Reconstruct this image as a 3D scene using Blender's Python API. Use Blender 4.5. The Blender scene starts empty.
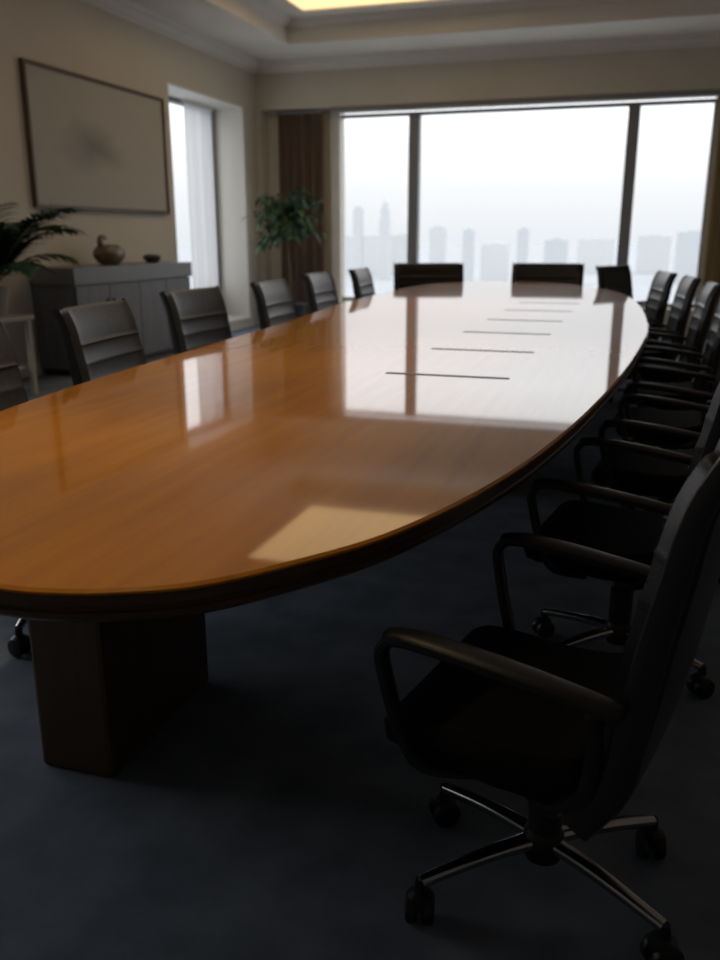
import bpy, bmesh, math, random
from mathutils import Vector, Matrix
random.seed(7)
PI = math.pi
SC = bpy.context.scene
COL = SC.collection
R = math.radians

# ------------------------------------------------------------------ materials
def mat(name, col, rough=.5, metal=0., spec=.5, ior=1.5, coat=0., coat_rough=.05, coat_ior=1.5):
    m = bpy.data.materials.new(name); m.use_nodes = True
    b = m.node_tree.nodes['Principled BSDF']
    b.inputs['Base Color'].default_value = (*col, 1)
    b.inputs['Roughness'].default_value = rough
    b.inputs['Metallic'].default_value = metal
    b.inputs['IOR'].default_value = ior
    b.inputs['Specular IOR Level'].default_value = spec
    b.inputs['Coat Weight'].default_value = coat
    b.inputs['Coat Roughness'].default_value = coat_rough
    b.inputs['Coat IOR'].default_value = coat_ior
    return m

def vary(m, c1, c2, scale=(1, 1, 1), noise=5., detail=4., bump=0., bscale=None, lo=.35, hi=.65, dist=.1):
    nt = m.node_tree; n = nt.nodes; l = nt.links; b = n['Principled BSDF']
    tc = n.new('ShaderNodeTexCoord'); mp = n.new('ShaderNodeMapping'); mp.inputs['Scale'].default_value = scale
    l.new(tc.outputs['Object'], mp.inputs['Vector'])
    t = n.new('ShaderNodeTexNoise'); t.inputs['Scale'].default_value = noise; t.inputs['Detail'].default_value = detail
    l.new(mp.outputs['Vector'], t.inputs['Vector'])
    r = n.new('ShaderNodeValToRGB')
    r.color_ramp.elements[0].position = lo; r.color_ramp.elements[0].color = (*c1, 1)
    r.color_ramp.elements[1].position = hi; r.color_ramp.elements[1].color = (*c2, 1)
    l.new(t.outputs['Fac'], r.inputs['Fac']); l.new(r.outputs['Color'], b.inputs['Base Color'])
    if bump:
        t2 = n.new('ShaderNodeTexNoise'); t2.inputs['Scale'].default_value = bscale or noise; t2.inputs['Detail'].default_value = 3
        l.new(mp.outputs['Vector'], t2.inputs['Vector'])
        bp = n.new('ShaderNodeBump'); bp.inputs['Strength'].default_value = bump; bp.inputs['Distance'].default_value = dist
        l.new(t2.outputs['Fac'], bp.inputs['Height']); l.new(bp.outputs['Normal'], b.inputs['Normal'])
    return m

M = {}
M['wood'] = vary(mat('honey_veneer', (.5, .17, .02), .4, spec=.07, coat=.94, coat_rough=.04, coat_ior=1.55),
                 (.40, .145, .001), (.49, .185, .002), (9, .55, 9), 3.2, 6)
M['edge'] = vary(mat('dark_wood_edge', (.09, .035, .015), .35, coat=.4, coat_rough=.15), (.05, .024, .012), (.075, .036, .019), (3, 3, 30), 4, 5)
M['pedestal'] = vary(mat('pedestal_veneer', (.1, .05, .02), .45), (.048, .028, .014), (.07, .040, .021), (14, 14, .8), 3, 6)
M['slot'] = mat('slot_trim', (.03, .03, .035), .4)
M['leather'] = vary(mat('black_leather', (.012, .012, .014), .34, spec=.45), (.007, .007, .008), (.010, .010, .011), (1, 1, 1), 60, 4, .12, 220, dist=.01)
M['seat'] = mat('black_seat_upholstery', (.008, .008, .009), .75, spec=.12)
M['leather_lit'] = vary(mat('lit_black_leather', (.04, .04, .045), .4, spec=.6), (.075, .080, .095), (.100, .106, .125), (1, 1, 1), 60, 4, .12, 220, dist=.01)  # left chairs' leather: window light on them is put into the paler colour
M['plastic'] = mat('black_plastic', (.010, .010, .011), .42, spec=.4)
M['armpad'] = mat('satin_black_arm', (.018, .018, .020), .42, spec=.38)
M['chrome'] = mat('dark_chrome', (.42, .42, .44), .2, metal=1)
M['rail'] = mat('dark_rail', (.045, .045, .05), .3, metal=.6)
M['wall'] = vary(mat('beige_wall', (.5, .43, .33), .75), (.60, .555, .475), (.63, .585, .505), (1, 1, 1), 1.5, 3, .05, 120, dist=.01)
M['ceil'] = vary(mat('ceiling_paint', (.62, .60, .53), .85), (.78, .755, .69), (.82, .795, .73), (1, 1, 1), 1.2, 2)
M['trim'] = mat('off_white_trim', (.70, .67, .61), .5)
M['jamb'] = mat('jamb_paint', (.80, .79, .75), .6)
M['headrail'] = mat('grey_head_rail', (.24, .24, .235), .7)
M['frame'] = mat('grey_window_frame', (.26, .27, .29), .55)
M['carpet'] = vary(mat('blue_grey_carpet', (.06, .07, .09), .95, spec=.1), (.122, .150, .196), (.195, .235, .295), (1, 1, 1), 7, 8, .35, 420, lo=.3, hi=.7, dist=.012)
M['cab'] = vary(mat('grey_lacquer_wood', (.13, .13, .14), .45), (.115, .115, .128), (.15, .15, .162), (8, 8, 1), 3, 4)
M['cabtop'] = mat('grey_cabinet_top', (.15, .15, .158), .35)
M['dark'] = mat('near_black', (.012, .012, .012), .5)
M['curtain'] = vary(mat('brown_curtain', (.15, .09, .06), .9), (.22, .15, .105), (.29, .20, .145), (12, 12, .4), 3, 3)
M['curtain2'] = vary(mat('tan_curtain', (.3, .23, .13), .9), (.27, .21, .12), (.34, .26, .15), (12, 12, .4), 3, 3)
M['frameP'] = mat('bronze_picture_frame', (.10, .065, .04), .4, metal=.2)
M['leaf'] = vary(mat('dark_green_leaf', (.03, .08, .03), .5), (.012, .038, .016), (.032, .075, .032), (1, 1, 1), 9, 3)
M['leaf2'] = vary(mat('soft_green_leaf', (.06, .14, .07), .5), (.035, .10, .05), (.09, .18, .09), (1, 1, 1), 9, 3)
M['bark'] = vary(mat('grey_brown_bark', (.12, .08, .05), .8), (.09, .06, .04), (.16, .11, .07), (1, 1, .3), 20, 4)
M['pot'] = mat('charcoal_pot', (.05, .05, .055), .4)
M['cream'] = mat('cream_ceramic', (.45, .38, .30), .4)
M['bowl'] = vary(mat('brown_ceramic', (.2, .14, .09), .35), (.09, .06, .04), (.22, .16, .11), (1, 1, 3), 5, 4)
M['sidetop'] = mat('pale_table_top', (.45, .40, .33), .4)
M['soil'] = mat('soil', (.03, .02, .012), .95)
M['shade'] = mat('pale_screen_fabric', (.80, .81, .82), .8)

# painting: pale canvas with a soft grey ink wash
m = mat('pale_ink_canvas', (.5, .48, .44), .7); nt = m.node_tree; n = nt.nodes; l = nt.links
tc = n.new('ShaderNodeTexCoord'); mp = n.new('ShaderNodeMapping'); mp.inputs['Location'].default_value = (0, .25, .08); mp.inputs['Scale'].default_value = (1, 1.1, 2.6)
l.new(tc.outputs['Object'], mp.inputs['Vector'])
ns = n.new('ShaderNodeTexNoise'); ns.inputs['Scale'].default_value = 1.7; ns.inputs['Detail'].default_value = 4; l.new(mp.outputs['Vector'], ns.inputs['Vector'])
ln = n.new('ShaderNodeVectorMath'); ln.operation = 'LENGTH'; l.new(mp.outputs['Vector'], ln.inputs[0])
ad = n.new('ShaderNodeMath'); ad.operation = 'MULTIPLY_ADD'; l.new(ns.outputs['Fac'], ad.inputs[0]); ad.inputs[1].default_value = .7; l.new(ln.outputs['Value'], ad.inputs[2])
rp = n.new('ShaderNodeValToRGB'); rp.color_ramp.elements[0].position = .42; rp.color_ramp.elements[0].color = (.26, .255, .24, 1)
rp.color_ramp.elements[1].position = 1.0; rp.color_ramp.elements[1].color = (.46, .44, .39, 1)
l.new(ad.outputs[0], rp.inputs['Fac']); l.new(rp.outputs['Color'], n['Principled BSDF'].inputs['Base Color'])
M['canvas'] = m

def emit(name, col, s):
    m = bpy.data.materials.new(name); m.use_nodes = True; nt = m.node_tree
    nt.nodes.remove(nt.nodes['Principled BSDF'])
    e = nt.nodes.new('ShaderNodeEmission'); e.inputs[0].default_value = (*col, 1); e.inputs[1].default_value = s
    nt.links.new(e.outputs[0], nt.nodes['Material Output'].inputs[0]); return m
M['lamp'] = emit('warm_diffuser', (1.0, .70, .36), 1.4)
M['fill_lamp'] = emit('fill_diffuser', (1.0, .86, .68), 1.2)  # for the added fill panel out of view

m = bpy.data.materials.new('window_glass'); m.use_nodes = True; nt = m.node_tree; nt.nodes.remove(nt.nodes['Principled BSDF'])
tr = nt.nodes.new('ShaderNodeBsdfTransparent'); tr.inputs[0].default_value = (.97, .98, .98, 1)
gl = nt.nodes.new('ShaderNodeBsdfGlossy'); gl.inputs['Roughness'].default_value = .02
lw = nt.nodes.new('ShaderNodeLayerWeight'); pw_ = nt.nodes.new('ShaderNodeMath'); pw_.operation = 'POWER'; pw_.inputs[1].default_value = 5
nt.links.new(lw.outputs['Facing'], pw_.inputs[0]); fr = nt.nodes.new('ShaderNodeMath'); fr.operation = 'MULTIPLY_ADD'; fr.inputs[1].default_value = .9; fr.inputs[2].default_value = .04
lw.inputs['Blend'].default_value = .5; nt.links.new(pw_.outputs[0], fr.inputs[0])
mx = nt.nodes.new('ShaderNodeMixShader')
nt.links.new(fr.outputs[0], mx.inputs[0]); nt.links.new(tr.outputs[0], mx.inputs[1]); nt.links.new(gl.outputs[0], mx.inputs[2])
nt.links.new(mx.outputs[0], nt.nodes['Material Output'].inputs[0]); M['glass'] = m

# ------------------------------------------------------------------ helpers
def obj(name, bm, m, parent=None, smooth=True, loc=None):
    bmesh.ops.recalc_face_normals(bm, faces=bm.faces)
    me = bpy.data.meshes.new(name); bm.to_mesh(me); bm.free()
    me.materials.append(M[m] if isinstance(m, str) else m)
    if smooth:
        me.polygons.foreach_set('use_smooth', [True] * len(me.polygons)); me.set_sharp_from_angle(angle=R(40))
    o = bpy.data.objects.new(name, me); COL.objects.link(o)
    if parent: o.parent = parent
    if loc: o.location = loc
    return o

def tag(o, label=None, cat=None, group=None, kind=None):
    if label: o['label'] = label
    if cat: o['category'] = cat
    if group: o['group'] = group
    if kind: o['kind'] = kind
    return o

def thing(name, label, cat, loc=(0, 0, 0), rz=0, group=None):
    o = bpy.data.objects.new(name, None); COL.objects.link(o); o.empty_display_size = .1
    o.location = loc; o.rotation_euler = (0, 0, rz)
    return tag(o, label, cat, group)

def box(bm, x0, x1, y0, y1, z0, z1, bev=0.):
    r = bmesh.ops.create_cube(bm, size=1)
    vs = r['verts']
    for v in vs:
        v.co = Vector(((x0 + x1) / 2 + v.co.x * (x1 - x0), (y0 + y1) / 2 + v.co.y * (y1 - y0), (z0 + z1) / 2 + v.co.z * (z1 - z0)))
    if bev:
        es = {e for v in vs for e in v.link_edges}
        bmesh.ops.bevel(bm, geom=list(es), offset=bev, segments=2, profile=.5, affect='EDGES')
    return bm

def bx(*a, **k): return box(bmesh.new(), *a, **k)

def struct(name, bm, m, parent=None, smooth=False):
    o = obj(name, bm, m, parent, smooth)
    if parent is None: o['kind'] = 'structure'
    return o

def lathe(prof, seg=32, c=(0, 0, 0)):
    bm = bmesh.new(); rings = []
    for r, z in prof:
        rings.append([bm.verts.new((c[0] + r * math.cos(2 * PI * k / seg), c[1] + r * math.sin(2 * PI * k / seg), c[2] + z)) for k in range(seg)])
    for a, b in zip(rings, rings[1:]):
        for k in range(seg): bm.faces.new((a[k], a[(k + 1) % seg], b[(k + 1) % seg], b[k]))
    for rg in (rings[0], rings[-1]):
        bm.faces.new(rg)
    bmesh.ops.remove_doubles(bm, verts=bm.verts, dist=1e-5)
    return bm

def catmull(pts, n, closed=False):
    out = []; N = len(pts); P = [Vector(p) for p in pts]
    for i in range(N if closed else N - 1):
        if closed: p0, p1, p2, p3 = P[(i - 1) % N], P[i], P[(i + 1) % N], P[(i + 2) % N]
        else: p0, p1, p2, p3 = P[max(i - 1, 0)], P[i], P[i + 1], P[min(i + 2, N - 1)]
        for k in range(n):
            t = k / n
            out.append(.5 * ((2 * p1) + (-p0 + p2) * t + (2 * p0 - 5 * p1 + 4 * p2 - p3) * t * t + (-p0 + 3 * p1 - 3 * p2 + p3) * t ** 3))
    if not closed: out.append(P[-1])
    return out

def sweep(pts, w, h, seg=12, pw=3., n=6, bm=None, side=None, taper=None):
    """superellipse section (w wide along the side axis, h thick) swept along a path"""
    bm = bm or bmesh.new(); P = catmull(pts, n); rings = []
    for i, p in enumerate(P):
        t = (P[min(i + 1, len(P) - 1)] - P[max(i - 1, 0)]).normalized()
        s = Vector(side) if side else Vector((0, 1, 0))
        s = (s - t * s.dot(t)).normalized(); u = t.cross(s)
        f = taper(i / (len(P) - 1)) if taper else (1, 1)
        if not isinstance(f, tuple): f = (f, f)
        ring = []
        for k in range(seg):
            a = 2 * PI * (k + .5) / seg; c, sn = math.cos(a), math.sin(a)
            e = 2 / pw
            x = math.copysign(abs(c) ** e, c) * w / 2 * f[0]; y = math.copysign(abs(sn) ** e, sn) * h / 2 * f[1]
            ring.append(bm.verts.new(p + s * x + u * y))
        rings.append(ring)
    for a, b in zip(rings, rings[1:]):
        for k in range(seg): bm.faces.new((a[k], a[(k + 1) % seg], b[(k + 1) % seg], b[k]))
    for rg in (rings[0], rings[-1]):
        c = bm.verts.new(sum((v.co for v in rg), Vector()) / seg)
        for k in range(seg): bm.faces.new((rg[k], rg[(k + 1) % seg], c))
    return bm

def endcap(x, r=.12):
    d = min(x, 1 - x)
    return math.sqrt(max(.02, 1 - (1 - min(d / r, 1)) ** 2))

def pad(ctr, th, W, edge, rib=None, curve=0., nw=14, nl=6, rc=.05):
    """upholstered pad: centreline (x,z) swept across width W with thickness th, rounded rim"""
    P = [Vector((a, 0, b)) for a, b in ctr]; P = catmull(P, nl); N = len(P)
    L = [0]
    for a, b in zip(P, P[1:]): L.append(L[-1] + (b - a).length)
    T = L[-1]
    bm = bmesh.new(); F = []; B = []
    ys = []
    for j in range(nw + 1):
        a = j / nw * PI; ys.append(-math.cos(a) * .35 * W / 2 + (-1 + 2 * j / nw) * .65 * W / 2)
    for i, p in enumerate(P):
        t = (P[min(i + 1, N - 1)] - P[max(i - 1, 0)]).normalized(); nrm = Vector((t.z, 0, -t.x))
        dl = min(L[i], T - L[i]); fe = math.sqrt(max(0.0, 1 - (1 - min(dl / edge, 1)) ** 2))
        wc = 1 - (1 - math.sqrt(max(0., 1 - (1 - min(dl / rc, 1)) ** 2))) * (2 * rc / W)
        rowf = []; rowb = []
        for y in ys:
            dy = W / 2 - abs(y); fy = math.sqrt(max(0.0, 1 - (1 - min(dy / edge, 1)) ** 2))
            f = max(.0, min(fe, fy)) * .92 + .08
            tt = th(L[i] / T) if callable(th) else th
            r = rib(L[i]) * min(1, dy / .05) if rib else 0
            off = nrm * (-tt / 2 * f + r * f)
            x = curve * (1 - (2 * y / W) ** 2)
            q = p + Vector((x, y * wc, 0))
            rowf.append(bm.verts.new(q - off)); rowb.append(bm.verts.new(q - nrm * (tt / 2 * f)))
        F.append(rowf); B.append(rowb)
    for G in (F, B):
        for i in range(N - 1):
            for j in range(nw): bm.faces.new((G[i][j], G[i][j + 1], G[i + 1][j + 1], G[i + 1][j]))
    for i in range(N - 1):
        for j in (0, nw): bm.faces.new((F[i][j], F[i + 1][j], B[i + 1][j], B[i][j]))
    for i in (0, N - 1):
        for j in range(nw): bm.faces.new((F[i][j], F[i][j + 1], B[i][j + 1], B[i][j]))
    return bm

def copy_tree(o, parent=None):
    c = o.copy(); COL.objects.link(c)
    if parent is not None: c.parent = parent
    for ch in list(o.children): copy_tree(ch, c)
    return c

# ------------------------------------------------------------------ room
H = 3.45; XL = -5.12; YB = 11.5; XR = 2.7; Y0 = -2.2
struct('floor', bx(XL - .7, XR + .2, Y0 - .2, YB + .6, -.2, 0), 'carpet')
# left wall with a tall window opening
WY0, WY1, WZ0, WZ1 = 9.1, 11.06, .12, 2.86
T = .62
VY0, VY1 = .6, 4.6  # opening for the added window out of view
bm = bmesh.new()
box(bm, XL - T, XL, Y0, VY0, 0, H); box(bm, XL - T, XL, VY1, WY0, 0, H); box(bm, XL - T, XL, VY0, VY1, 0, .5); box(bm, XL - T, XL, VY0, VY1, WZ1, H)
box(bm, XL - T, XL, WY1, YB + .3, 0, H)
box(bm, XL - T, XL, WY0, WY1, 0, WZ0); box(bm, XL - T, XL, WY0, WY1, WZ1, H)
struct('wall_left', bm, 'wall')
# plaster lining of the reveal
bm = bmesh.new(); xg = XL - .46
box(bm, xg, XL + .004, WY1 - .02, WY1, WZ0, WZ1); box(bm, xg, XL + .004, WY0, WY0 + .02, WZ0, WZ1)
box(bm, xg, XL + .004, WY0 + .02, WY1 - .02, WZ1 - .02, WZ1); box(bm, xg, XL + .03, WY0 + .02, WY1 - .02, WZ0, WZ0 + .03)
struct('trim_1', bm, 'jamb')

def window(idx, plane, a, b, z0, z1, at, fw, axis, mulls=(), mw=.14, head=.05, sf=.05):
    """framed glazing; axis 'x' = runs along x at y=at; 'y' = runs along y at x=at"""
    root = bpy.data.objects.new('window_%d' % idx, None); COL.objects.link(root); root['kind'] = 'structure'
    def B(bm, p0, p1, d0, d1, q0, q1):
        if axis == 'x': box(bm, p0, p1, d0, d1, q0, q1, .006)
        else: box(bm, d0, d1, p0, p1, q0, q1, .006)
    bm = bmesh.new()
    B(bm, a, b, at, at + .1, z0, z0 + fw); B(bm, a, b, at, at + .1, z1 - head, z1)
    B(bm, a, a + sf, at, at + .1, z0 + fw, z1 - head); B(bm, b - sf, b, at, at + .1, z0 + fw, z1 - head)
    obj('window_frame', bm, 'frame', root, False)
    xs = [a + sf] 
    for mx in mulls:
        bm = bmesh.new(); B(bm, mx - mw / 2, mx + mw / 2, at - .04, at + .1, z0 + fw, z1 - head); obj('mullion', bm, 'frame', root, False)
        xs += [mx - mw / 2, mx + mw / 2]
    xs.append(b - sf)
    for p, q in zip(xs[::2], xs[1::2]):
        bm = bmesh.new()
        if axis == 'x': vs = [(p, at + .05, z0 + fw), (q, at + .05, z0 + fw), (q, at + .05, z1 - head), (p, at + .05, z1 - head)]
        else: vs = [(at + .05, p, z0 + fw), (at + .05, q, z0 + fw), (at + .05, q, z1 - head), (at + .05, p, z1 - head)]
        bm.faces.new([bm.verts.new(v) for v in vs]); obj('pane', bm, 'glass', root, False)
    return root

window(2, None, WY0 + .02, WY1 - .02, WZ0 + .03 + .35, WZ1 - .02, xg - .05, .05, 'y', sf=.10)
window(3, None, VY0, VY1, .5, WZ1, xg - .05, .05, 'y', mulls=(VY0 + (VY1 - VY0) / 2,), mw=.08)  # unseen window added to bring daylight in from the left
# apron under the side window glass
struct('trim_2', bx(xg - .05, xg + .03, WY0 + .02, WY1 - .02, WZ0 + .03, WZ0 + .38), 'jamb')

# back wall: soffit over a wide opening, painted pier behind the curtain
GX0, GX1 = -4.02, .74
ZW = 2.87
bm = bmesh.new()
box(bm, XL, XR, YB, YB + .3, ZW, H)                     # wall above the opening
box(bm, XL, GX0, YB + .22, YB + .5, 0, ZW)              # pier left
box(bm, GX1, XR, YB + .22, YB + .5, 0, ZW)              # wall right
box(bm, GX0, GX1, YB + .02, YB + .5, 0, .34)            # sill wall
box(bm, XL, XL + .06, YB, YB + .22, 0, ZW)              # return at the corner
struct('wall_back', bm, 'wall')
struct('trim_3', bx(GX0 - .11, GX0 + .03, YB + .19, YB + .24, .0, ZW), 'trim')
struct('trim_4', bx(GX0 - .04, XR, YB + .02, YB + .2, ZW - .06, ZW), 'headrail')
window(1, None, GX0, GX1, .34, ZW - .07, YB + .24, .05, 'x', mulls=(-2.96, -.19), mw=.14, head=.04, sf=.02)
struct('wall_right', bx(XR, XR + .2, Y0, YB + .3, 0, H), 'wall')
struct('wall_rear', bx(XL - T, XR + .2, Y0 - .2, Y0, 0, H), 'wall')
# baseboards
struct('baseboard_left', bx(XL, XL + .02, Y0, WY0, 0, .12), 'trim')
struct('baseboard_back', bx(XL + .02, GX0 - .12, YB + .2, YB + .22, 0, .12), 'trim')
struct('baseboard_right', bx(XR - .02, XR, Y0, YB, 0, .12), 'trim')

# ceiling with a raised tray
TX0, TX1, TY0, TY1, TH = -4.2, 1.55, -1.2, 10.4, .22
bm = bmesh.new(); HT = H + .5
box(bm, XL - T, TX0, Y0, YB + .3, H, HT); box(bm, TX1, XR + .2, Y0, YB + .3, H, HT)
box(bm, TX0, TX1, Y0, TY0, H, HT); box(bm, TX0, TX1, TY1, YB + .3, H, HT)
box(bm, TX0, TX1, TY0, TY1, H + TH, HT)
struct('ceiling', bm, 'ceil')
# crown moulding (wall/ceiling) and tray lip
def crown(path, prof, closed=True):
    """prof: (inset, drop) polygon swept round a rectangle path, mitred"""
    bm = bmesh.new(); x0, x1, y0, y1 = path; rings = []
    for sx, sy, x, y in ((1, 1, x0, y0), (-1, 1, x1, y0), (-1, -1, x1, y1), (1, -1, x0, y1)):
        rings.append([bm.verts.new((x + sx * i, y + sy * i, z)) for i, z in prof])
    for a, b in zip(rings, rings[1:] + rings[:1]):
        for k in range(len(prof)): bm.faces.new((a[k], a[(k + 1) % len(prof)], b[(k + 1) % len(prof)], b[k]))
    return bm
cp = [(0, H), (0, H - .13), (.012, H - .13), (.02, H - .115), (.05, H - .095), (.075, H - .05), (.11, H - .03), (.12, H - .015), (.12, H)]
struct('trim_5', crown((XL, XR, Y0, YB), cp), 'ceil')
tp = [(-.06, H - .0), (-.06, H - .02), (-.02, H - .035), (.0, H - .03), (.0, H + .05), (-.0, H + .06), (-.06, H + .0)]
tp = [(-.09, H), (-.09, H - .018), (-.075, H - .03), (-.01, H - .03), (0, H - .02), (.0, H)]
struct('trim_6', crown((TX0, TX1, TY0, TY1), tp), 'ceil')
tp = [(0, H + TH), (0, H + TH - .07), (.01, H + TH - .07), (.03, H + TH - .05), (.07, H + TH - .02), (.08, H + TH)]
struct('trim_7', crown((TX0, TX1, TY0, TY1), tp), 'ceil')

# ceiling lights: large warm luminous panel, plus a second one added out of view
def panel(x0, x1, y0, y1, label, m='lamp'):
    z = H + TH
    t = thing('ceiling_light', label, 'ceiling light', ((x0 + x1) / 2, (y0 + y1) / 2, z))
    a, b = (x1 - x0) / 2, (y1 - y0) / 2
    bm = bmesh.new()
    for q in ((-a - .05, a + .05, -b - .05, -b), (-a - .05, a + .05, b, b + .05), (-a - .05, -a, -b, b), (a, a + .05, -b, b)):
        box(bm, *q, -.07, 0, .004)
    obj('light_frame', bm, 'trim', t, False)
    obj('diffuser', bx(-a, a, -b, b, -.05, -.03), m, t, False)
    return t
PX0, PX1 = -3.75, -1.5
panel(PX0, PX1, 7.8, 9.76, 'large warm glowing rectangular ceiling light panel in the ceiling tray')

for k, (x, y) in enumerate([(-1.2, 1.1), (-1.3, 2.3), (-1.4, 5.3), (-1.3, 6.4), (-1.3, 3.6)]):  # out-of-view spots added to throw warm light on the table
    t = thing('fill_downlight', 'unseen round ceiling fill light added to brighten the table', 'fill_downlight', (x, y, H + TH), 0, 'unseen fill lights added above the table')
    obj('trim_ring', lathe([(.045, -.002), (.065, -.002), (.065, -.012), (.05, -.016), (.045, -.012), (.045, -.002)], 24), 'trim', t)
    obj('lens', lathe([(.001, -.006), (.044, -.006), (.044, -.001), (.001, -.001)], 24), 'lamp', t)
    L = bpy.data.lights.new('fill_beam', 'SPOT'); L.energy = 100; L.color = (1, .74, .40); L.spot_size = R(44); L.spot_blend = .9; L.shadow_soft_size = .05
    o = bpy.data.objects.new('fill_beam', L); COL.objects.link(o); o.parent = t; o.location = (0, 0, -.05)
panel(PX0, PX1, 2.6, 5.0, 'unseen ceiling fill panel added over the near half of the table', 'fill_lamp')  # second panel, out of view, added to lift the room's ambient light
# ------------------------------------------------------------------ curtains
def curtain(x0, x1, y, z0, z1, m, label, amp=.035, pitch=.14):
    bm = bmesh.new(); n = int((x1 - x0) / pitch * 10); A = []; B = []
    for i in range(n + 1):
        x = x0 + (x1 - x0) * i / n; ph = i / 10 * 2 * PI
        yy = y + amp * math.sin(ph) + .008 * math.sin(ph * .37)
        A.append((x + .01 * math.sin(2 * ph), yy))
    rows = []
    for z, k in ((z0, 1.1), (z0 + (z1 - z0) * .5, 1.), (z1, .8)):
        rows.append([bm.verts.new((a, y + (b - y) * k, z)) for a, b in A])
    for r0, r1 in zip(rows, rows[1:]):
        for i in range(n): bm.faces.new((r0[i], r0[i + 1], r1[i + 1], r1[i]))
    r = bmesh.ops.solidify(bm, geom=bm.faces[:], thickness=.006)
    t = thing('curtain', label, 'curtain', (0, 0, 0))
    obj('drape', bm, m, t)
    obj('curtain_rail', bx(x0 - .02, x1 + .02, y - .02, y + .02, z1, z1 + .03, bev=.004), 'frame', t)
curtain(-4.86, -4.2, YB + .13, .03, ZW - .05, 'curtain', 'brown pleated curtain hanging left of the wide window')
curtain(.78, 1.5, YB - .06, .03, ZW - .08, 'curtain2', 'tan curtain hanging right of the wide window')

m = bpy.data.materials.new('sheer_fabric'); m.use_nodes = True; nt = m.node_tree; nt.nodes.remove(nt.nodes['Principled BSDF'])
df = nt.nodes.new('ShaderNodeBsdfDiffuse'); df.inputs[0].default_value = (.74, .75, .77, 1)
tl = nt.nodes.new('ShaderNodeBsdfTranslucent'); tl.inputs[0].default_value = (.74, .75, .77, 1)
tp_ = nt.nodes.new('ShaderNodeBsdfTransparent'); m1 = nt.nodes.new('ShaderNodeMixShader'); m2 = nt.nodes.new('ShaderNodeMixShader')
m1.inputs[0].default_value = .6; m2.inputs[0].default_value = .12
nt.links.new(df.outputs[0], m1.inputs[1]); nt.links.new(tl.outputs[0], m1.inputs[2])
nt.links.new(m1.outputs[0], m2.inputs[1]); nt.links.new(tp_.outputs[0], m2.inputs[2]); nt.links.new(m2.outputs[0], nt.nodes['Material Output'].inputs[0]); M['sheer'] = m
sh = thing('sheer_curtain', 'pale grey sheer curtain drawn across most of the side window', 'curtain', (xg + .10, 10.5, 0))
bm = bmesh.new(); prev = None; n_ = 130
for i in range(n_ + 1):
    u = i / n_; y = -.38 + .74 * u; x = .022 * math.sin(u * 2 * PI * 8) + .008 * math.sin(u * 31)
    row = [bm.verts.new((x, y, WZ0 + .05)), bm.verts.new((x * .8, y, 1.5)), bm.verts.new((x * .6, y, WZ1 - .06))]
    if prev:
        for k in range(2): bm.faces.new((prev[k], row[k], row[k + 1], prev[k + 1]))
    prev = row
obj('drape', bm, 'sheer', sh)
obj('curtain_rail', bx(-.015, .015, -.42, .40, WZ1 - .06, WZ1 - .035, bev=.004), 'trim', sh)
# ------------------------------------------------------------------ conference table
raw = [(-.79, .865), (-.70, .876), (-.632, .899), (-.53, .955), (-.432, 1.076), (-.328, 1.247), (-.219, 1.589), (-.140, 2.0), (-.071, 2.52), (.004, 3.28),
       (.061, 4.137), (.085, 4.88), (.04, 6.35), (-.126, 7.80), (-.53, 8.93), (-1.0, 9.4), (-1.41, 9.50), (-1.80, 9.2), (-2.05, 8.3), (-2.06, 7.2), (-2.02, 6.1),
       (-1.93, 5.2), (-1.83, 4.3), (-1.77, 3.4), (-1.69, 2.43), (-1.63, 1.95), (-1.53, 1.5), (-1.38, 1.15), (-1.2, .97), (-1.0, .885)]
out = catmull([(x, y, 0) for x, y in raw], 8, True)
for _ in range(6):
    out = [(out[i - 1] + out[i] * 2 + out[(i + 1) % len(out)]) / 4 for i in range(len(out))]
def loop_mesh(levels, base, cap_top=True, cap_bottom=False):
    bm = bmesh.new(); N = len(base)
    nr = []
    for i in range(N):
        t = (base[(i + 1) % N] - base[i - 1]).normalized(); nr.append(Vector((-t.y, t.x, 0)))   # ccw loop: inward
    rings = []
    for ins, z in levels:
        rings.append([bm.verts.new((base[i].x + nr[i].x * ins, base[i].y + nr[i].y * ins, z)) for i in range(N)])
    for a, b in zip(rings, rings[1:]):
        for k in range(N): bm.faces.new((a[k], a[(k + 1) % N], b[(k + 1) % N], b[k]))
    if cap_top: bm.faces.new(rings[0])
    if cap_bottom: bm.faces.new(rings[-1])
    return bm
ZT = .75
table = thing('conference_table', 'long boat-shaped honey wood conference table with glossy top and dark edge', 'table', (-1.0, 5.2, 0))
def tloc(o): o.location = (1.0, -5.2, 0); return o
tloc(obj('tabletop', loop_mesh([(.006, ZT), (.0, ZT - .004), (0, ZT - .008), (.03, ZT - .008)], out, True, True), 'wood', table, False))
tloc(obj('edge_band', loop_mesh([(.004, ZT - .008), (.001, ZT - .010), (.001, ZT - .024), (.006, ZT - .028), (.009, ZT - .029), (.009, ZT - .034), (.005, ZT - .037),
                                 (.006, ZT - .046), (.02, ZT - .056), (.06, ZT - .064), (.3, ZT - .07)], out, True, True), 'edge', table))
def pedestal(x0, x1, y0, y1):
    bm = bmesh.new(); box(bm, x0, x1, y0, y1, .0, ZT - .07, .012)
    o = tloc(obj('pedestal', bm, 'pedestal', table, False))
pedestal(-1.245, -1.05, 1.44, 1.92)
for y in (3.9, 6.2): pedestal(-1.3, -.75, y, y + .3)
pedestal(-1.5, -.9, 8.0, 8.3)
for k in range(7):
    y = 2.83 + .705 * k
    tloc(obj('cable_slot', bx(-.8, -.375, y - .014, y + .014, ZT - .001, ZT + .0012, bev=.0006), 'slot', table, False))

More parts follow.
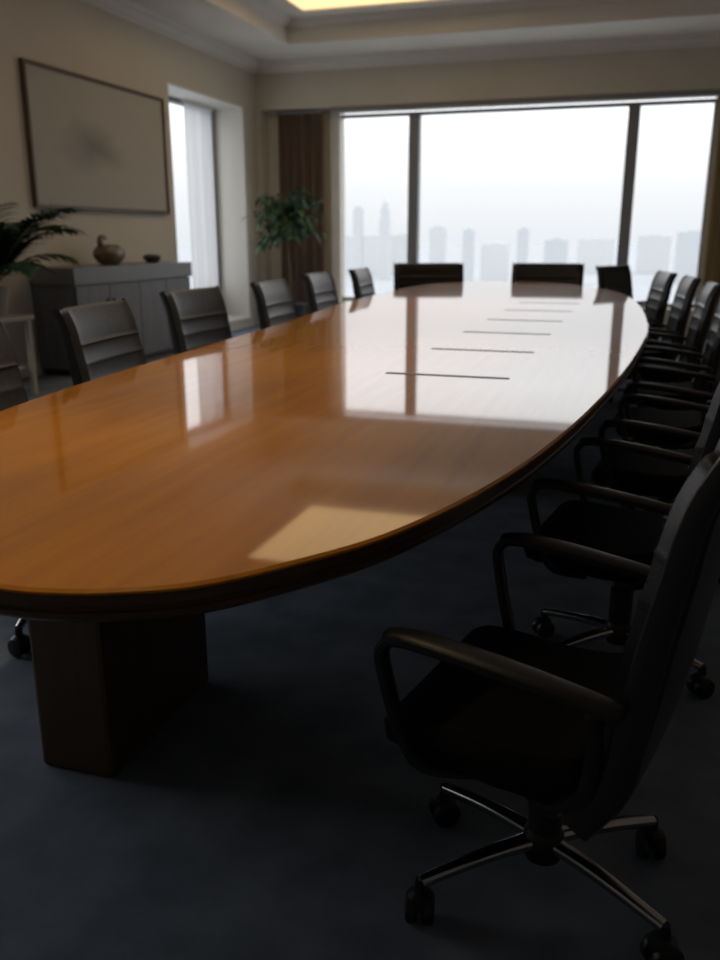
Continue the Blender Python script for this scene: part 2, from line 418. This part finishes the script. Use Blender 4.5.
# ------------------------------------------------------------------ chairs
def make_chair(W, lm, legs, label, group):
    t = thing('office_chair', label, 'chair', group=group)
    am = W / .5
    # five-part base: hub, legs with casters
    obj('hub', lathe([(.001, .075), (.034, .075), (.040, .09), (.038, .125), (.03, .14), (.001, .14)]), 'plastic', t)
    for a in legs:
        c, s = math.cos(a), math.sin(a); d = Vector((c, s, 0))
        P = [d * .028 + Vector((0, 0, .112)), d * .10 + Vector((0, 0, .108)), d * .17 + Vector((0, 0, .099)), d * .25 + Vector((0, 0, .085))]
        lg = obj('leg', sweep(P, .038, .026, 12, 2.8, 6, side=(-s, c, 0), taper=lambda u: (1 - .38 * u, 1 - .25 * u)), 'chrome', t)
        cb = bmesh.new(); q = d * .252
        yaw = Matrix.Rotation(a + 1.1, 4, 'Z')
        for sg in (-1, 1):
            w = lathe([(.001, -.011), (.022, -.011), (.0285, -.007), (.030, 0), (.0285, .007), (.022, .011), (.001, .011)], 20)
            w.transform(Matrix.Translation(q + Vector((0, 0, .030))) @ yaw @ Matrix.Translation((0, sg * .0155, 0)) @ Matrix.Rotation(PI / 2, 4, 'X'))
            me = bpy.data.meshes.new('w'); w.to_mesh(me); w.free(); cb.from_mesh(me); bpy.data.meshes.remove(me)
        h = lathe([(.001, .03), (.02, .032), (.026, .045), (.024, .058), (.012, .066), (.009, .09), (.001, .09)], 16)
        h.transform(Matrix.Translation(q)); me = bpy.data.meshes.new('w'); h.to_mesh(me); h.free(); cb.from_mesh(me); bpy.data.meshes.remove(me)
        obj('caster', cb, 'plastic', lg)
    obj('gas_column', lathe([(.001, .12), (.032, .12), (.032, .235), (.024, .238), (.024, .32), (.001, .32)], 24), 'plastic', t)
    bm = bmesh.new(); box(bm, -.09, .11, -.075, .075, .295, .335, .012); obj('tilt_mechanism', bm, 'plastic', t)
    # seat
    obj('seat', pad([(-.13, .395), (-.06, .378), (.04, .375), (.13, .385), (.20, .385), (.235, .36)], lambda u: .092 - .03 * u, W - .05, .03,
                    rib=lambda L: .006 * abs(math.sin(L * PI / .085)), nl=7), 'seat', t)
    # backrest, reclined, with stitched channels
    bc = [(-.128, .345), (-.150, .43), (-.170, .54), (-.187, .66), (-.205, .76), (-.224, .86), (-.256, .935)]
    def rib(L):
        return .004 + .006 * (abs(math.sin((.60 - L) * PI / .075)) ** .45) if L < .45 else .010 * min(1, max(0, (L - .45) / .012)) ** .5
    obj('backrest', pad(bc, lambda u: .055 + .015 * math.sin(u * PI), W - .02, .025, rib=rib, curve=-.02, nl=18, nw=16, rc=.035), lm, t)
    for sg in (-1, 1):
        y = sg * (W / 2 - .004)
        P = [(x - .012, y, z) for x, z in bc]; P[0] = (-.11, y, .345)
        obj('back_frame', sweep(P, .016, .05, 10, 3, 6, taper=lambda u: (1, 1.15 - .55 * u)), 'rail', t)
        ya = sg * (W / 2 + .012)
        ar = obj('armrest', sweep([(-.175, ya, .560), (-.10, ya, .572), (0, ya, .585), (.09, ya, .594), (.16, ya, .597), (.205, ya, .590)], .046, .026, 12, 2.6, 6,
                                 taper=lambda u: (endcap(u, .06) * (.8 + .3 * math.sin(u * PI)), endcap(u, .06))), 'armpad', t)
        obj('arm_support', sweep([(.192, ya, .590), (.210, ya - sg * .001, .565), (.204, ya - sg * .003, .52), (.184, ya - sg * .010, .44), (.150, ya - sg * .03, .36), (.08, ya - sg * .10, .325)],
                                 .030, .022, 10, 2.6, 6), 'plastic', ar)
        obj('rear_arm_support', sweep([(-.13, ya, .55), (-.135, ya - sg * .006, .48), (-.12, ya - sg * .012, .40), (-.06, ya - sg * .05, .34), (.0, ya - sg * .12, .325)],
                                      .030, .026, 10, 2.6, 6), 'plastic', ar)
    return t

LG = 'swivel chairs along the right side of the table'
LF = 'swivel chairs along the left side of the table'
LH = 'chairs at the far end of the table'
rel = [R(217 - 168), R(149 - 168), R(37 - 168), R(-31 - 168)]
right = make_chair(.5, 'leather', rel, None, LG)
left = make_chair(.57, 'leather_lit', rel, None, LF)
head = make_chair(.76, 'leather', rel, None, LH)
R_SPOTS = [
    (-.080, 1.400, 168, 'black leather swivel chair nearest the camera, with chrome star base on casters'),
    (.035, 2.37, 171, 'black swivel chair directly behind the nearest chair on the right'),
    (.165, 3.20, 174, 'third black swivel chair from the camera on the right side'),
    (.225, 4.03, 176, 'fourth black swivel chair from the camera on the right side'),
    (.235, 4.86, 179, 'fifth black swivel chair from the camera on the right side'),
    (.20, 5.72, 182, 'sixth black swivel chair from the camera on the right side'),
    (.12, 6.58, 186, 'seventh black swivel chair on the right, just before the curved end'),
    (-.02, 7.46, 192, 'farthest chair in the right-hand row, where the table starts curving inward'),
]
L_SPOTS = [
    (-1.74, 2.13, 6, 'dark swivel chair cut off by the left edge of the photo'),
    (-1.90, 3.14, 6, 'dark swivel chair in front of the grey cabinet, second from the left edge'),
    (-2.02, 4.18, -2, 'dark swivel chair between the grey cabinet and the side window'),
    (-2.00, 5.20, 3, 'dark swivel chair in front of the white window reveal'),
    (-2.14, 6.45, 0, 'dark swivel chair in front of the brown curtain'),
    (-2.14, 7.55, 3, 'farthest dark swivel chair of the left row, against the wide window'),
]
H_SPOTS = [
    (-2.10, 9.16, -70, 'black wide-backed chair at the far table end, below the left mullion'),
    (-.92, 9.46, -88, 'black wide-backed chair at the far table end, right of centre'),
]
def place(proto, spots, sc=1.):
    for i, (x, y, a, lab) in enumerate(spots):
        o = proto if i == 0 else copy_tree(proto)
        o.location = (x, y, 0); o.rotation_euler = (0, 0, R(a)); o['label'] = lab
place(right, R_SPOTS); place(left, L_SPOTS); place(head, H_SPOTS)
for o in left.children:                       # this chair's base is swivelled differently
    if o.name.startswith('leg'): o.rotation_euler.z = R(-59)
c = copy_tree(right); c.location = (-.02, 8.95, 0); c.rotation_euler = (0, 0, R(-35)); c['group'] = LH
c['label'] = 'small black chair at the far right corner, in front of the right mullion'

# ------------------------------------------------------------------ cabinet
CX0, CX1, CY0, CY1 = XL + .022, XL + .47, 6.46, 8.55
cab = thing('sideboard', 'long grey sideboard cabinet standing against the left wall under the picture', 'cabinet', (CX0, CY0, 0))
def cl(o): o.location = (-CX0, -CY0, 0); return o
cl(obj('body', bx(CX0, CX1 - .02, CY0 + .01, CY1 - .01, .06, .80, bev=.003), 'cab', cab, False))
cl(obj('kick_base', bx(CX0 + .02, CX1 - .06, CY0 + .05, CY1 - .05, 0, .06), 'dark', cab, False))
cl(obj('top_slab', bx(CX0, CX1 + .012, CY0 - .01, CY1 + .01, .80, .95, bev=.005), 'cabtop', cab, False))
nd = 4
for k in range(nd):
    a = CY0 + .02 + (CY1 - CY0 - .04) * k / nd; b = CY0 + .02 + (CY1 - CY0 - .04) * (k + 1) / nd
    d = cl(obj('door', bx(CX1 - .02, CX1, a + .004, b - .004, .075, .79, bev=.002), 'cab', cab, False))
    hy = b - .05 if k % 2 == 0 else a + .05
    obj('handle', bx(CX1, CX1 + .018, hy - .006, hy + .006, .5, .66, bev=.003), 'rail', d, False)

# picture
PY0, PY1, PZ0, PZ1 = 6.62, 8.93, 1.46, 2.66
pic = thing('framed_picture', 'large pale abstract ink picture in a thin dark frame on the left wall', 'picture', (XL, (PY0 + PY1) / 2, (PZ0 + PZ1) / 2))
a, b = (PY1 - PY0) / 2, (PZ1 - PZ0) / 2
bm = bmesh.new()
for q in ((-a, a, -b, -b + .03), (-a, a, b - .03, b), (-a, -a + .03, -b + .03, b - .03), (a - .03, a, -b + .03, b - .03)):
    box(bm, .002, .05, q[0], q[1], q[2], q[3], .003)
obj('picture_frame', bm, 'frameP', pic, False)
obj('canvas', bx(.002, .03, -a + .03, a - .03, -b + .03, b - .03), 'canvas', pic, False)

# vase-like shell bowl and a small dark bowl
b1 = thing('decorative_bowl', 'rounded brown ceramic ornament with a curled neck on the grey cabinet', 'ornament', (-4.87, 7.36, .951))
bd = lathe([(.001, 0), (.08, 0), (.12, .02), (.165, .07), (.175, .11), (.15, .155), (.10, .185), (.05, .19), (.001, .185)], 32)
bd.transform(Matrix.Scale(1.2, 4, (0, 1, 0)) @ Matrix.Scale(.7, 4, (1, 0, 0)))
obj('body', bd, 'bowl', b1)
obj('neck', sweep([(0, -.10, .12), (0, -.135, .19), (0, -.13, .245), (0, -.09, .262), (0, -.05, .245)], .07, .06, 12, 2, 6, side=(1, 0, 0), taper=lambda u: 1 - .45 * u), 'bowl', b1)
b2 = obj('small_bowl', lathe([(.001, 0), (.05, 0), (.085, .03), (.095, .06), (.08, .075), (.05, .082), (.001, .084)], 24), 'pot')
b2.location = (-4.87, 8.14, .951); tag(b2, 'small dark lidded bowl at the window end of the grey cabinet', 'bowl')

# ------------------------------------------------------------------ plants
st = thing('side_table', 'pale side table under the palm plant at the left edge', 'side table', (-4.74, 5.40, 0))
obj('table_top', bx(-.27, .27, -.27, .27, .585, .62, bev=.006), 'sidetop', st, False)
for sx in (-1, 1):
    for sy in (-1, 1): obj('leg', bx(sx * .23 - .02, sx * .23 + .02, sy * .23 - .02, sy * .23 + .02, 0, .585, bev=.004), 'sidetop', st, False)
obj('lower_shelf', bx(-.21, .21, -.21, .21, .2, .222, bev=.003), 'sidetop', st, False)

def leaf(bm, p, d, up, L, Wd, segs=4, droop=.25):
    d = d.normalized(); s = d.cross(up)
    if s.length < 1e-3: s = d.cross(Vector((1, 0, 0)))
    s.normalize(); prev = None
    for i in range(segs + 1):
        u = i / segs; w = Wd * math.sin(PI * min(1, .12 + u * .88)) ** .8 * .5
        q = p + d * (L * u) + Vector((0, 0, -droop * L * u * u))
        n_ = s.cross(d) * (.18 * w)
        row = [bm.verts.new(q - s * w + n_), bm.verts.new(q), bm.verts.new(q + s * w + n_)]
        if prev:
            for k in range(2): bm.faces.new((prev[k], prev[k + 1], row[k + 1], row[k]))
        prev = row

palm = thing('potted_palm', 'dark green palm with arching fronds in a pale pot on the side table', 'plant', (-4.66, 5.44, .621))
obj('pot', lathe([(.001, 0), (.08, 0), (.10, .02), (.115, .10), (.12, .19), (.128, .20), (.128, .215), (.108, .215), (.104, .19), (.001, .185)], 32), 'cream', palm)
obj('soil', lathe([(.001, .186), (.102, .186), (.102, .193), (.001, .196)], 24), 'soil', palm)
rnd = random.Random(5)
for k in range(20):
    az = 2 * PI * k / 20 * 2.4 + rnd.uniform(-.2, .2); up0 = rnd.uniform(.45, 1.3); L = rnd.uniform(.58, .84)
    dh = Vector((math.cos(az), math.sin(az), 0))
    if dh.x < 0: dh.x *= .1                       # the wall holds the fronds back
    P = []
    for i in range(9):
        u = i / 8; P.append(Vector((0, 0, .19)) + dh * (L * (.9 * u) * math.cos(up0 * .55)) + Vector((0, 0, L * (1.15 * u * math.sin(up0) + .35 * u - .62 * u * u))))
    bm = sweep(P, .012, .012, 6, 2, 2, side=(-dh.y, dh.x, .001), taper=lambda u: 1 - .7 * u)
    for i in range(2, 9):
        for s_ in (-1, 1):
            for e in (0, .5):
                q = P[i] if e == 0 else (P[i] + P[i - 1]) / 2
                t_ = (P[i] - P[i - 1]).normalized(); sd = t_.cross(Vector((0, 0, 1))).normalized() * s_
                leaf(bm, q, t_ * .75 + sd * .8, Vector((0, 0, 1)), .24 * (1.1 - .6 * abs(i / 8 - .45)), .062, 3, .35)
    obj('frond', bm, 'leaf', palm)

fx, fy = -4.22, 10.35
fic = thing('potted_tree', 'leafy green indoor tree standing in front of the brown curtain', 'plant', (fx, fy, 0))
obj('pot', lathe([(.001, 0), (.15, 0), (.17, .02), (.20, .36), (.21, .37), (.21, .39), (.18, .39), (.175, .35), (.001, .34)], 32), 'pot', fic)
obj('soil', lathe([(.001, .341), (.173, .341), (.173, .352), (.001, .356)], 24), 'soil', fic)
obj('trunk', sweep([(0, 0, .34), (.02, .01, .7), (-.01, 0, 1.0), (.01, 0, 1.56)], .045, .045, 10, 2, 6, taper=lambda u: 1 - .45 * u), 'bark', fic)
bm = bmesh.new(); bb = bmesh.new(); rnd = random.Random(11)
for k in range(30):
    az = rnd.uniform(0, 2 * PI); L = rnd.uniform(.3, .66); el = rnd.uniform(-.15, 1.0)
    d = Vector((math.cos(az) * math.cos(el), math.sin(az) * math.cos(el), math.sin(el)))
    s0 = Vector((0, 0, rnd.uniform(1.27, 1.55)))
    P = [s0 + d * (L * u) + Vector((0, 0, -.22 * L * u * u)) for u in (0, .33, .66, 1)]
    sweep(P, .012, .012, 5, 2, 2, bm=bb, side=(d.y, -d.x, .3), taper=lambda u: 1 - .6 * u)
    for i in range(26):
        u = rnd.uniform(.2, 1.0); q = s0 + d * (L * u) + Vector((0, 0, -.22 * L * u * u)) + Vector([rnd.gauss(0, .035) for _ in range(3)])
        dd = (d * .6 + Vector((rnd.gauss(0, .7), rnd.gauss(0, .7), rnd.gauss(-.2, .5))))
        leaf(bm, q, dd, Vector((0, 0, 1)), rnd.uniform(.09, .15), .055, 3, .4)
obj('branches', bb, 'bark', fic); tag(obj('foliage', bm, 'leaf2', fic), kind='stuff')

# ------------------------------------------------------------------ the city outside, far below
ZG = -70
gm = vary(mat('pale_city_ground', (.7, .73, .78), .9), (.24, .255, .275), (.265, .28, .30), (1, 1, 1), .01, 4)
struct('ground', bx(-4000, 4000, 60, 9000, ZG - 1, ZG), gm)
def facade(i, c):
    m = mat('haze_tinted_facade_%d' % i, c, .8); nt = m.node_tree; n = nt.nodes; l = nt.links
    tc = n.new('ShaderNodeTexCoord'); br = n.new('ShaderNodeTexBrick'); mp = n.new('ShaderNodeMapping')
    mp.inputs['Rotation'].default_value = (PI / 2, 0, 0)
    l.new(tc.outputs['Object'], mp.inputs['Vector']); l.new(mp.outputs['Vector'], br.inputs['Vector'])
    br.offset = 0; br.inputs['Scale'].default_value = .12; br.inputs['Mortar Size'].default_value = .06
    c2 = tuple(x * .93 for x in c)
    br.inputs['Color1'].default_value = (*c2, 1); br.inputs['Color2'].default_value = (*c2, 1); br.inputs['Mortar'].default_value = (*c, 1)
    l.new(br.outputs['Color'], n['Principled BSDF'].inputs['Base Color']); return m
FM = [facade(0, (.48, .495, .51)), facade(1, (.45, .47, .495)), facade(2, (.50, .515, .53))]  # distance haze is put into these pale, low-contrast colours
def ray(px, y_): # world x at distance y_ for an image column measured on the horizon (used only to choose sites)
    f = 850; a = math.atan(242 / 850); yw = math.atan(280 / 884)
    fwd = Vector((-math.sin(yw) * math.cos(a), math.cos(yw) * math.cos(a), -math.sin(a))); rt = Vector((math.cos(yw), math.sin(yw), 0)); up = rt.cross(fwd)
    return fwd, rt, up, f
def site(px, py, D):
    fwd, rt, up, f = ray(0, 0); d = fwd + rt * ((px - 360) / f) - up * ((py - 480) / f)
    t = D / d.y; return d.x * t, 1.2 + d.z * t
CITY = [ # column, top row, width px, distance, facade, stepped, label
    (357, 206, 9, 1500, 0, 1, 'slim hazy tower, leftmost of the skyline, beside the brown curtain'),
    (384, 203, 10, 1500, 0, 2, 'hazy tower with a pointed top, right of the slimmest tower in the left pane'),
    (437, 226, 15, 1300, 0, 1, 'broad hazy tower just right of the left mullion'),
    (468, 230, 10, 1200, 1, 0, 'hazy tower above the left wide-backed chair, at its right end'),
    (523, 229, 10, 1200, 1, 0, 'slim hazy tower above the right wide-backed chair'),
    (494, 244, 26, 1400, 2, 0, 'low wide hazy block between two towers in the middle pane'),
    (556, 240, 22, 1400, 1, 0, 'low hazy block in the middle pane, right of the slim tower'),
    (345, 236, 18, 1700, 2, 0, 'low pale block at the foot of the leftmost tower'),
    (371, 236, 22, 1700, 2, 0, 'low pale block between the two towers of the left pane'),
    (400, 235, 26, 1700, 0, 0, 'low pale block against the left mullion'),
    (596, 239, 34, 1900, 2, 0, 'low wide hazy block in the middle pane beside the right mullion'),
    (655, 236, 30, 1900, 0, 0, 'low hazy block in the right pane beside the mullion'),
    (695, 232, 30, 1500, 1, 0, 'bluish low block at the right end of the skyline'),
]
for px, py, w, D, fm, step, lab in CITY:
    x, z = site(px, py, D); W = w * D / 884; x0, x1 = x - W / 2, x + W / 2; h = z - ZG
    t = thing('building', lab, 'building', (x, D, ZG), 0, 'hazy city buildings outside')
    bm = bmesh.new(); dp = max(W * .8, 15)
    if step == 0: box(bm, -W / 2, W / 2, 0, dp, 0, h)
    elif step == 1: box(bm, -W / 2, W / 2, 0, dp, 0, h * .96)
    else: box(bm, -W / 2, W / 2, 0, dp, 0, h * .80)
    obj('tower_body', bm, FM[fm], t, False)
    bm = bmesh.new()
    if step == 0: box(bm, -W * .2, W * .2, dp * .3, dp * .6, h, h + 3)
    elif step == 1: box(bm, -W * .36, W * .36, dp * .1, dp * .8, h * .96, h)
    else:
        box(bm, -W * .40, W * .40, dp * .1, dp * .9, h * .80, h * .93); box(bm, -W * .25, W * .25, dp * .2, dp * .8, h * .93, h); box(bm, -W * .05, W * .05, dp * .4, dp * .5, h, h * 1.06)
    obj('roof_block', bm, FM[fm], t, False)
# ------------------------------------------------------------------ sky and lights
w = bpy.data.worlds.new('overcast'); SC.world = w; w.use_nodes = True; nt = w.node_tree; n = nt.nodes; l = nt.links
bg = n['Background']; tc = n.new('ShaderNodeTexCoord'); sp = n.new('ShaderNodeSeparateXYZ'); l.new(tc.outputs['Generated'], sp.inputs[0])
rp = n.new('ShaderNodeValToRGB'); l.new(sp.outputs['Z'], rp.inputs['Fac'])
rp.color_ramp.elements[0].position = 0; rp.color_ramp.elements[0].color = (.84, .87, .91, 1)
rp.color_ramp.elements[1].position = .05; rp.color_ramp.elements[1].color = (.95, .965, .99, 1)
for p_, v_ in ((.10, 1.15), (.16, 1.7), (.3, 2.2), (1.0, 3.3)):
    e = rp.color_ramp.elements.new(p_); e.color = (v_ * .99, v_, v_ * 1.02, 1)
l.new(rp.outputs['Color'], bg.inputs['Color']); bg.inputs['Strength'].default_value = 1.0
def portal(loc, rot, sx, sy):
    L = bpy.data.lights.new('window_portal', 'AREA'); L.shape = 'RECTANGLE'; L.size = sx; L.size_y = sy; L.cycles.is_portal = True
    o = bpy.data.objects.new('window_portal', L); COL.objects.link(o); o.location = loc; o.rotation_euler = rot
portal(((GX0 + GX1) / 2, YB + .42, 1.55), (-PI / 2, 0, 0), GX1 - GX0, 2.4)
portal((xg - .12, (VY0 + VY1) / 2, 1.65), (0, -PI / 2, 0), 2.4, VY1 - VY0)
portal((xg - .12, (WY0 + WY1) / 2, 1.6), (0, -PI / 2, 0), 2.4, WY1 - WY0)

w.cycles.sampling_method = 'MANUAL'; w.cycles.sample_map_resolution = 2048
# ------------------------------------------------------------------ camera
cam = bpy.data.cameras.new('camera'); co = bpy.data.objects.new('camera', cam); COL.objects.link(co); SC.camera = co
cam.sensor_fit = 'VERTICAL'; cam.sensor_height = 36; cam.lens = 850 / 960 * 36
co.location = (0, 0, 1.2); co.rotation_euler = (PI / 2 - math.atan(242 / 850), 0, math.atan(280 / 884))
cam.dof.use_dof = True; cam.dof.focus_distance = 1.7; cam.dof.aperture_fstop = 3.4; cam.clip_end = 20000; cam.clip_start = .05
vs = SC.view_settings; vs.view_transform = 'Standard'; vs.look = 'None'; vs.gamma = 1; vs.use_curve_mapping = False; vs.exposure = .1
